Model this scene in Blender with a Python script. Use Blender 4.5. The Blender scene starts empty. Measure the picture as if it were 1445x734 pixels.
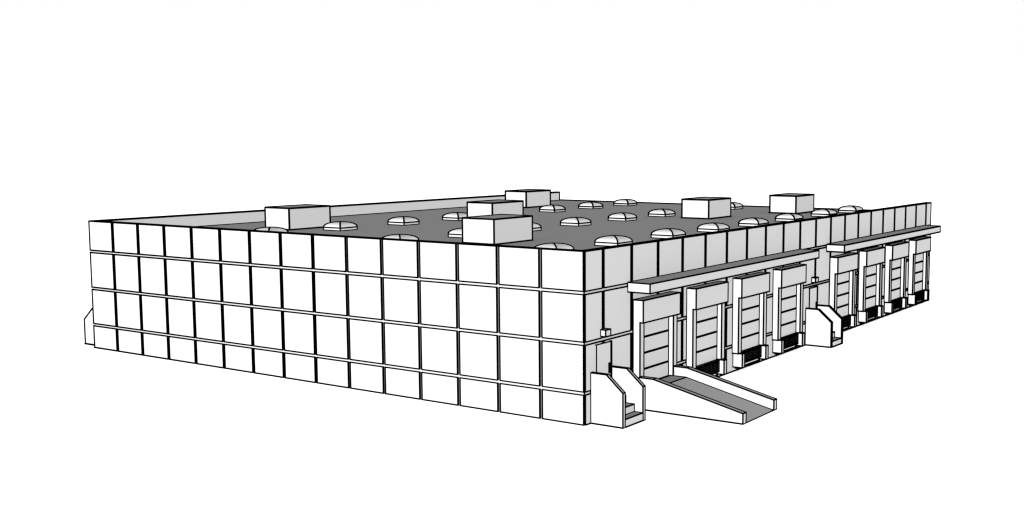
import bpy, math
from mathutils import Vector, Matrix

S = bpy.context.scene
COL = S.collection

# ------------------------------------------------------------------ camera
CAM = Vector((29.1955, -43.0705, 12.9293))
cd = bpy.data.cameras.new("camera")
cam = bpy.data.objects.new("camera", cd)
COL.objects.link(cam)
yaw, pitch = 2.1424, -0.1051
look = Vector((math.cos(pitch) * math.cos(yaw), math.cos(pitch) * math.sin(yaw), math.sin(pitch)))
cam.location = CAM
cam.rotation_euler = look.to_track_quat('-Z', 'Y').to_euler()
cd.sensor_fit = 'HORIZONTAL'
cd.sensor_width = 36.0
cd.lens = 36.0 * 1634.44 / 1445.0
cd.shift_x = -(863.72 - 722.5) / 1445.0
cd.shift_y = (373.04 - 367.0) / 1445.0
cd.clip_start = 0.5
cd.clip_end = 6000
S.camera = cam
S.render.resolution_x = 1024
S.render.resolution_y = 520

# ------------------------------------------------------------------ world and lamps
w = bpy.data.worlds.new("World")
S.world = w
w.use_nodes = True
bg = w.node_tree.nodes["Background"]
bg.inputs[0].default_value = (1, 1, 1, 1)
bg.inputs[1].default_value = 1.0
S.view_settings.view_transform = 'Standard'
S.view_settings.look = 'None'
S.view_settings.exposure = 0.0
S.view_settings.gamma = 1.0


def sun(name, strength, towards, soft=0.5):
    d = bpy.data.lights.new(name, 'SUN')
    d.energy = strength
    d.angle = math.radians(soft)
    d.use_shadow = False           # the drawing has shaded faces but no cast shadows
    o = bpy.data.objects.new(name, d)
    o.rotation_euler = Vector(towards).normalized().to_track_quat('-Z', 'Y').to_euler()
    o.location = (20, -40, 40)
    COL.objects.link(o)


sun("key_light", 21.0, (0.0, 1.0, -0.085))       # on the long front wall
sun("side_fill", 10.4, (-1.0, 0.0, -0.04))    # weaker, added fill to brighten the dock side
S.cycles.diffuse_bounces = 6
S.cycles.filter_width = 1.3


# ------------------------------------------------------------------ materials
def mat(name, rgb, rough=0.9, var=0.0, scale=3.0, spec=0.0):
    m = bpy.data.materials.new(name)
    m.use_nodes = True
    nt = m.node_tree
    b = nt.nodes["Principled BSDF"]
    b.inputs["Roughness"].default_value = rough
    b.inputs["Specular IOR Level"].default_value = spec
    if isinstance(rgb, (int, float)):
        rgb = (rgb, rgb, rgb)
    n = nt.nodes.new("ShaderNodeTexNoise")
    n.inputs["Scale"].default_value = scale
    tc = nt.nodes.new("ShaderNodeTexCoord")
    nt.links.new(tc.outputs["Object"], n.inputs["Vector"])
    r = nt.nodes.new("ShaderNodeMapRange")
    r.inputs["To Min"].default_value = 1 - var
    r.inputs["To Max"].default_value = 1 + var
    nt.links.new(n.outputs["Fac"], r.inputs["Value"])
    mx = nt.nodes.new("ShaderNodeVectorMath")
    mx.operation = 'SCALE'
    mx.inputs[0].default_value = rgb
    nt.links.new(r.outputs["Result"], mx.inputs["Scale"])
    nt.links.new(mx.outputs[0], b.inputs["Base Color"])
    return m


M_WALL = mat("pale_panel", 0.15)
M_INK = mat("black_edge_line", 0.0)
M_ROOF = mat("shaded_roof_face", 0.122)  # shading of roof and canopy tops, put into the colour
M_TOP = mat("shaded_top_face", 0.125)  # darker than the walls: shade of upward faces painted in
M_JOINT = mat("joint_sealant", 0.033)
M_RAMP = mat("shaded_ramp_slope", 0.127)  # tone carries the painted shade of the sloping faces
M_DOME = mat("opal_dome", 0.165, rough=0.6)
M_GROUND = mat("white_ground", 0.93)
M_DARK = mat("dark_rubber", 0.07)
MATS = [M_WALL, M_INK, M_TOP, M_JOINT, M_RAMP, M_DARK, M_ROOF, M_DOME]
WALL, INK, TOP, JOINT, RAMP, DARK, ROOF, DOME = range(8)


# ------------------------------------------------------------------ mesh collector
ZR = 7.20            # roof level
LW = 0.00155      # line weight of the drawn edges: diameter per metre of viewing distance


class MB:
    def __init__(self, weight=1.0):
        self.v, self.f, self.m, self.s = [], [], [], []
        self.weight = weight

    def face(self, pts, m=WALL, smooth=False):
        i = len(self.v)
        self.v += [tuple(p) for p in pts]
        self.f.append(tuple(range(i, i + len(pts))))
        self.m.append(m)
        self.s.append(smooth)

    def line(self, a, b, k=1.0, n=6):
        a, b = Vector(a), Vector(b)
        d = b - a
        if d.length < 1e-5:
            return
        d.normalize()
        u = d.orthogonal().normalized()
        w_ = d.cross(u)
        i = len(self.v)
        rings = []
        for p, sgn in ((a, -1), (b, 1)):
            r = 0.5 * LW * self.weight * k * (p - CAM).length
            q = p + d * sgn * min(r, 0.5 * LW * (p - CAM).length) * 0.5
            for j in range(n):
                t = 2 * math.pi * j / n
                self.v.append(tuple(q + (u * math.cos(t) + w_ * math.sin(t)) * r))
        for j in range(n):
            j2 = (j + 1) % n
            self.f.append((i + j, i + j2, i + n + j2, i + n + j)); self.m.append(INK); self.s.append(False)
        self.f.append(tuple(i + n - 1 - j for j in range(n))); self.m.append(INK); self.s.append(False)
        self.f.append(tuple(i + n + j for j in range(n))); self.m.append(INK); self.s.append(False)

    def path(self, pts, k=1.0):
        for a, b in zip(pts, pts[1:]):
            self.line(a, b, k)

    def box(self, x0, x1, y0, y1, z0, z1, m=WALL, top=None, skip=(), k=1.0, lines=True):
        if top is None:
            top = m
        c = [(x, y, z) for z in (z0, z1) for y in (y0, y1) for x in (x0, x1)]
        # 0:000 1:100 2:010 3:110 4..7 upper
        for idx, mm in (((0, 2, 3, 1), m), ((4, 5, 7, 6), top), ((0, 1, 5, 4), m), ((2, 6, 7, 3), m),
                        ((0, 4, 6, 2), m), ((1, 3, 7, 5), m)):
            self.face([c[i] for i in idx], mm)
        if not lines:
            return
        names = {'fb': (0, 1), 'bb': (2, 3), 'lb': (0, 2), 'rb': (1, 3),
                 'ft': (4, 5), 'bt': (6, 7), 'lt': (4, 6), 'rt': (5, 7),
                 'vfl': (0, 4), 'vfr': (1, 5), 'vbl': (2, 6), 'vbr': (3, 7)}
        for n, (a, b) in names.items():
            if n not in skip:
                low = n in ('fb', 'bb', 'lb', 'rb') and z0 <= ZR + 0.005 and not 0.01 < z0 < ZR - 0.3
                self.line(c[a], c[b], k * (1.6 if low else 1.0))     # heavier where it meets ground or roof

    def prism_y(self, prof, y0, y1, m=WALL, mats=None, lines=True, skip=()):
        """outline prof in the x,z plane, going round; extruded from y0 to y1"""
        n = len(prof)
        A = [(x, y0, z) for x, z in prof]
        B = [(x, y1, z) for x, z in prof]
        self.face(A, m)
        self.face(B[::-1], m)
        for i in range(n):
            j = (i + 1) % n
            self.face([A[i], B[i], B[j], A[j]], mats[i] if mats else m)
            if lines and i not in skip:
                kk = 1.7 if A[i][2] == 0 and A[j][2] == 0 else 1.0
                self.line(A[i], A[j], kk)
                self.line(B[i], B[j], kk)
            if lines:
                self.line(A[i], B[i])

    def build(self, name, parent=None, loc=None):
        me = bpy.data.meshes.new(name)
        off = Vector(loc) if loc is not None else Vector((0, 0, 0))
        me.from_pydata([tuple(Vector(p) - off) for p in self.v], [], self.f)
        used = sorted(set(self.m))
        for u in used:
            me.materials.append(MATS[u])
        for p, mi, sm in zip(me.polygons, self.m, self.s):
            p.material_index = used.index(mi)
            p.use_smooth = sm
        me.update()
        o = bpy.data.objects.new(name, me)
        COL.objects.link(o)
        o.location = off
        if parent:
            o.parent = parent
            base = Vector((0, 0, 0))
            q = parent
            while q:
                base += q.location
                q = q.parent
            o.location = off - base
        return o


def empty(name, loc):
    o = bpy.data.objects.new(name, None)
    o.empty_display_size = 0.5
    o.location = loc
    COL.objects.link(o)
    return o


def tag(o, label=None, cat=None, group=None, kind=None):
    if label: o["label"] = label
    if cat: o["category"] = cat
    if group: o["group"] = group
    if kind: o["kind"] = kind
    return o


# ------------------------------------------------------------------ ground
g = bpy.data.meshes.new("ground")
g.from_pydata([(-2500, -2500, -0.004), (2500, -2500, -0.004), (2500, 2500, -0.004), (-2500, 2500, -0.004)], [], [(0, 1, 2, 3)])
g.materials.append(M_GROUND)
go = bpy.data.objects.new("ground", g)
COL.objects.link(go)
tag(go, kind="structure")

# ------------------------------------------------------------------ the warehouse
H, W, L = 8.02, 37.35, 50.33
ZR = 7.20            # roof level
T = 0.06             # how far the panels stand proud of the wall behind
TH = 0.32            # wall / parapet thickness
ROWS = [(0.0, 1.41), (1.56, 3.72), (3.87, 6.05), (6.20, H)]
GAP = 0.085

wh = empty("warehouse", (0, 0, 0))
tag(wh, "long low white panelled warehouse with a flat roof shaded grey and eight loading docks", "warehouse")


def strips(joints, lo, hi, z0, z1, gap):
    e = [lo] + [None] * 0
    out = []
    pts = [lo] + joints + [hi]
    for i in range(len(pts) - 1):
        a = pts[i] + (gap if i > 0 else 0)
        b = pts[i + 1] - (gap if i < len(pts) - 2 else 0)
        out.append((a, b))
    return out


def facade(mb, axis, plane, out, joints, lo, hi):
    """panels on a wall: axis 'x' runs along x on the plane y=plane, out = -1/+1 outward sign"""
    p_in = plane - out * T
    a0, a1 = min(plane, p_in), max(plane, p_in)
    for z0, z1 in ROWS:
        for a, b in strips(joints, lo, hi, z0, z1, GAP):
            # outlines on the outer face and the upright inner corners only
            if axis == 'x':
                sk = ('bb', 'bt') if out < 0 else ('fb', 'ft')
                mb.box(a, b, a0, a1, z0, z1, skip=sk + ('lb', 'rb', 'lt', 'rt'), k=0.98)
            else:
                sk = ('lb', 'lt') if out > 0 else ('rb', 'rt')
                mb.box(a0, a1, a, b, z0, z1, skip=sk + ('fb', 'bb', 'ft', 'bt'), k=0.98)
        for j in joints:                       # sealant strip lying in the upright joint
            s = plane - out * (T - 0.012)
            s0, s1 = min(s, p_in), max(s, p_in)
            q = GAP - 0.004
            if axis == 'x':
                mb.box(j - q, j + q, s0, s1, z0 + .003, z1 - .003, m=JOINT, lines=False)
            else:
                mb.box(s0, s1, j - q, j + q, z0 + .003, z1 - .003, m=JOINT, lines=False)


JX = [-2.466 - 2.5 * i for i in range(14)]
JX = JX[::-1]
JY = [1.5415 + 2.5 * i for i in range(20)]

CORE_SKIP = ('fb', 'bb', 'lb', 'rb')
mb = MB()
mb.box(-W + T, -T, T, TH, 0, H, skip=CORE_SKIP + ('vbl', 'vbr', 'vfl'))
facade(mb, 'x', 0.0, -1, JX, -W + 0.0, -T)
front = mb.build("front_wall", wh)

mb = MB()
mb.box(-TH, -T, TH, L - T, 0, H, skip=CORE_SKIP + ('vfl', 'vfr', 'ft', 'bt'))
facade(mb, 'y', 0.0, 1, JY, T, L)
side = mb.build("dock_wall", wh)

mb = MB()
mb.box(-W + T, -W + TH, TH, L - T, 0, H, skip=CORE_SKIP + ('vfl', 'vfr', 'ft', 'bt'))
facade(mb, 'y', -W, -1, JY, T, L)
mb.build("far_wall", wh)

mb = MB()
mb.box(-W + TH, -TH, L - TH, L - T, 0, ZR - 0.25, lines=False)
p_in = L - T
for z0, z1 in ((0.0, 1.41), (1.56, 3.72), (3.87, 6.05), (6.20, ZR - 0.25)):
    for a, b in strips(JX, -W + TH, -TH, z0, z1, GAP):
        mb.box(a, b, p_in, L, z0, z1, skip=('ft', 'bt'))
mb.build("rear_wall", wh)

mb = MB()
mb.box(-W + TH, -TH, TH, L + 0.04, ZR - 0.25, ZR, m=WALL, top=ROOF)
mb.line((-W + TH, L + 0.04, ZR + 0.02), (-TH, L + 0.04, ZR + 0.02), 1.3)
roof = mb.build("roof", wh)

# canopies over the dock doors
CX = 1.25
for ya, yb, lab in ((3.70, 24.10, "flat canopy over the four docks nearest the ramp"),
                    (28.38, 48.90, "flat canopy over the four docks at the far end")):
    mb = MB()
    mb.box(0.0, CX, ya, yb, 5.78, 6.24, top=ROOF)
    o = mb.build("canopy", wh)
    tag(o, lab)

# ------------------------------------------------------------------ loading docks
DW, DD, LD = 3.60, 0.57, 0.39        # width, hood depth, side post depth
DX = 0.11                            # face of the door leaf


def dock(y):
    door = MB()
    door.box(0.0, DX, y + 0.36, y + DW - 0.36, 1.05, 4.60, skip=('vfl', 'vbl', 'lt', 'lb', 'fb', 'bb', 'ft', 'bt'))
    hs = 0.056 + 0.0006 * y          # seam between two door sections
    for z in (3.42, 2.62, 1.82):
        door.box(DX, DX + 0.02, y + 0.37, y + DW - 0.37, z - hs, z + hs, m=INK, lines=False)
    d = door.build("dock_door", wh, loc=(0, y, 0))

    hood = MB()
    hood.box(0.0, DD, y, y + DW, 4.25, 5.34, top=TOP, skip=('lb', 'fb'))
    hood.line((LD, y, 4.25), (DD, y, 4.25))
    hood.build("hood", d)
    for a, b in ((y, y + 0.35), (y + DW - 0.35, y + DW)):
        p = MB()
        p.box(0.0, LD, a, b, 1.08, 4.247, skip=('ft',))
        p.build("side_post", d)
    return d


def dock_base(d, y):
    for a, b in ((y + 0.10, y + 0.36), (y + DW - 0.42, y + DW - 0.14)):
        p = MB()
        p.box(0.0, 0.60, a, b, 0.28, 1.077)
        p.build("bumper", d)
    # leveller pit front: ribbed black plate
    p = MB()
    y0, y1 = y + 0.37, y + DW - 0.43
    p.box(0.0, 0.30, y0, y1, 0.42, 1.05, m=DARK)
    z0, z1 = 0.42, 1.05
    n = 17
    for i in range(1, n):
        yy = y0 + (y1 - y0) * i / n
        p.box(0.295, 0.315, yy - 0.058, yy + 0.058, z0, z1, m=INK, lines=False)
    for i in range(1, 7):
        zz = z0 + (z1 - z0) * i / 7
        p.box(0.29, 0.322, y0, y1, zz - 0.034, zz + 0.034, m=INK, lines=False)
    p.build("leveller", d)
    p = MB()
    p.box(0.0, 0.10, y0 + 0.02, y1 + 0.2, 0.17, 0.40)
    p.build("sill", d)


DY = [4.21, 9.52, 14.83, 20.14, 29.02, 34.36, 39.70, 45.08]
names = ["dock door served by the concrete ramp", None, None, None, None, None, None, None]
for i, y in enumerate(DY):
    d = dock(y)
    if i == 0:
        tag(d, "dock door opening onto the ramp, without bumpers")
    else:
        dock_base(d, y)

# ------------------------------------------------------------------ staff doors and wall lamps
for oy, ox in ((0.0, 0), (24.68, 0)):
    p = MB()
    f = MB()
    ya, yb = 0.89 + oy, 2.10 + oy
    p.box(0.0, 0.058, ya, yb, 1.1, 3.62, skip=('fb', 'bb', 'lb', 'rb', 'vfl', 'lt'), k=0.85)
    o = p.build("staff_door", wh, loc=(0, ya, 0))
    f.box(0.0, 0.058, yb + 0.005, yb + 0.09, 1.1, 3.62, m=JOINT, skip=('fb', 'bb', 'lb', 'rb', 'vfl', 'vbl', 'lt'))
    f.build("frame", o)
    h = MB()
    h.box(0.058, 0.12, yb - 0.17, yb - 0.07, 2.17, 2.60, m=INK)
    h.build("handle", o)
    p = MB()
    yl = 1.33 + (oy if oy == 0 else 24.66)
    p.box(0.0, 0.28, yl, yl + 0.42, 3.96, 4.27, top=TOP)
    p.build("wall_lamp", wh, loc=(0, yl, 3.96))

# ------------------------------------------------------------------ skylights
HS = 0.75


def skylight(x, y):
    """x,y = corner nearest the viewer (largest x, smallest y); 1.5 m square"""
    cx, cy = x - HS, y + HS
    c = MB()
    z0, z1, z2 = ZR + 0.015, ZR + 0.20, ZR + 0.53
    c.box(cx - HS, cx + HS, cy - HS, cy + HS, z0, z1, k=0.85)
    curb = c.build("skylight", wh, loc=(cx, cy, ZR))
    d = MB()
    N = 14

    def prof(t):          # t from 0 (edge) to 1 (centre): half width and height
        a = t * math.pi / 2
        return HS * math.cos(a), z1 + (z2 - z1) * math.sin(a) ** 0.85
    pr = [prof(i / N) for i in range(N + 1)]
    for k in range(4):
        R = Matrix.Rotation(k * math.pi / 2, 3, 'Z')

        def P(u, v, z):
            q = R @ Vector((u, v, 0))
            return (cx + q.x, cy + q.y, z)
        base = len(d.v)
        for hw, z in pr:
            d.v.append(P(-hw, -hw, z)); d.v.append(P(hw, -hw, z))
        for i in range(N):
            a = base + 2 * i
            d.f.append((a, a + 1, a + 3, a + 2)); d.m.append(DOME); d.s.append(True)
        d.path([P(hw, -hw, z) for hw, z in pr], 1.05)
    d.build("dome", curb)
    return curb


GRID = [(-25.95, (4.35, 10.20, 16.17, 21.90, 27.95, 33.95, 39.65, 45.30)),
        (-15.40, (4.50, 10.30, 16.20, 22.03, 28.08, 33.80, 39.80, 45.60)),
        (-4.80, (4.60, 10.35, 16.45, 22.25, 28.12, 34.05, 40.60, 46.20))]
for cx, ys in GRID:
    for y in ys:
        skylight(cx, y)

# ------------------------------------------------------------------ rooftop units
UN = [(-29.21, 8.88, "white box unit near the far left parapet, leftmost on the roof"),
      (-11.25, 7.62, "white box unit close behind the front parapet, largest in view"),
      (-22.12, 21.08, "white box unit half hidden directly behind the largest one"),
      (-31.65, 37.70, "white box unit at the back, beside the end of the left parapet"),
      (-11.35, 33.25, "white box unit standing alone on the right half of the roof"),
      (-8.42, 42.50, "white box unit at the far right, nearest the rear roof edge")]
for x, y, lab in UN:
    p = MB(1.12)
    p.box(x - 2.27, x, y, y + 3.56, ZR + 0.003, ZR + 1.44, top=TOP)
    o = p.build("rooftop_unit", loc=(x - 1.13, y + 1.78, ZR))
    tag(o, lab, "rooftop unit", "box units standing on the flat roof")


# ------------------------------------------------------------------ entrance stairs
def stairs(y, label, x=0.0, sgn=1, vis=True):
    """y = near face of the near side wall; the flight runs out along x"""
    t = empty("entrance_stairs", (x, y, 0))
    tag(t, label, "stairs", "stairs with solid side walls at the staff doors")
    X = lambda v: x + sgn * v
    prof = [(X(0.004), 0.0), (X(1.76), 0.0), (X(1.76), 1.62), (X(0.87), 2.38), (X(0.004), 2.38)]
    mm = [WALL, WALL, TOP, TOP, WALL]
    if sgn < 0:
        prof = prof[::-1]
        mm = [TOP, TOP, WALL, WALL, WALL]
    for a, b in ((y, y + 0.18), (y + 1.75, y + 1.93)):
        p = MB()
        p.prism_y(prof, a, b, m=WALL, mats=mm)
        p.build("side_wall", t)
    for (xa, xb, zt, nm) in ((1.29, 1.757, 0.38, "step"), (0.82, 1.287, 0.74, "step"), (0.004, 0.817, 1.10, "landing")):
        p = MB()
        a, b = sorted((X(xa), X(xb)))
        p.box(a, b, y + 0.183, y + 1.747, 0.0, zt, top=TOP, skip=('fb', 'bb', 'lb'))
        p.build(nm, t)
    return t


stairs(0.49, "white walled steps at the front corner, next to the ramp")
stairs(25.12, "white walled steps halfway along the docks, between the two canopies")
stairs(0.50, "steps sticking out past the far left corner of the building", x=-W, sgn=-1)

# ------------------------------------------------------------------ ramp
r = empty("loading_ramp", (0.4, 4.11, 0))
tag(r, "sloping concrete ramp with a grey-shaded deck and low white side walls running up to a dock door", "ramp")
prof = [(0.41, 0.0), (6.0, 0.0), (6.0, 0.51), (1.19, 1.58), (0.41, 1.58)]
for a, b in ((4.11, 4.42), (7.47, 7.77)):
    p = MB()
    p.prism_y(prof, a, b, mats=[WALL, WALL, RAMP, TOP, WALL])
    p.build("side_wall", r)
p = MB()
a, b = 4.423, 7.467
p.face([(6.0, a, 0.0), (6.0, b, 0.0), (1.15, b, 1.09), (1.15, a, 1.09)], RAMP)
p.face([(0.26, a, 1.09), (0.26, b, 1.09), (0.26, b, 0), (0.26, a, 0)], WALL)
p.face([(0.26, a, 0), (1.15, a, 0), (6.0, a, 0), (1.15, a, 1.09), (0.26, a, 1.09)], WALL)
p.face([(0.26, b, 0), (1.15, b, 0), (6.0, b, 0), (1.15, b, 1.09), (0.26, b, 1.09)], WALL)
for yy in (a, b):
    p.path([(6.0, yy, 0.0), (1.15, yy, 1.09), (0.26, yy, 1.09)])
for xx, zz in ((6.0, 0.0), (1.15, 1.09), (0.26, 1.09)):
    p.line((xx, a, zz), (xx, b, zz))
p.build("ramp_deck", r)
p = MB()
p.face([(0.26, a, 1.086), (1.15, a, 1.086), (1.15, b, 1.086), (0.26, b, 1.086)], TOP)
p.box(0.12, 0.255, a, b, 0.9, 1.07, top=TOP)
p.build("landing", r)
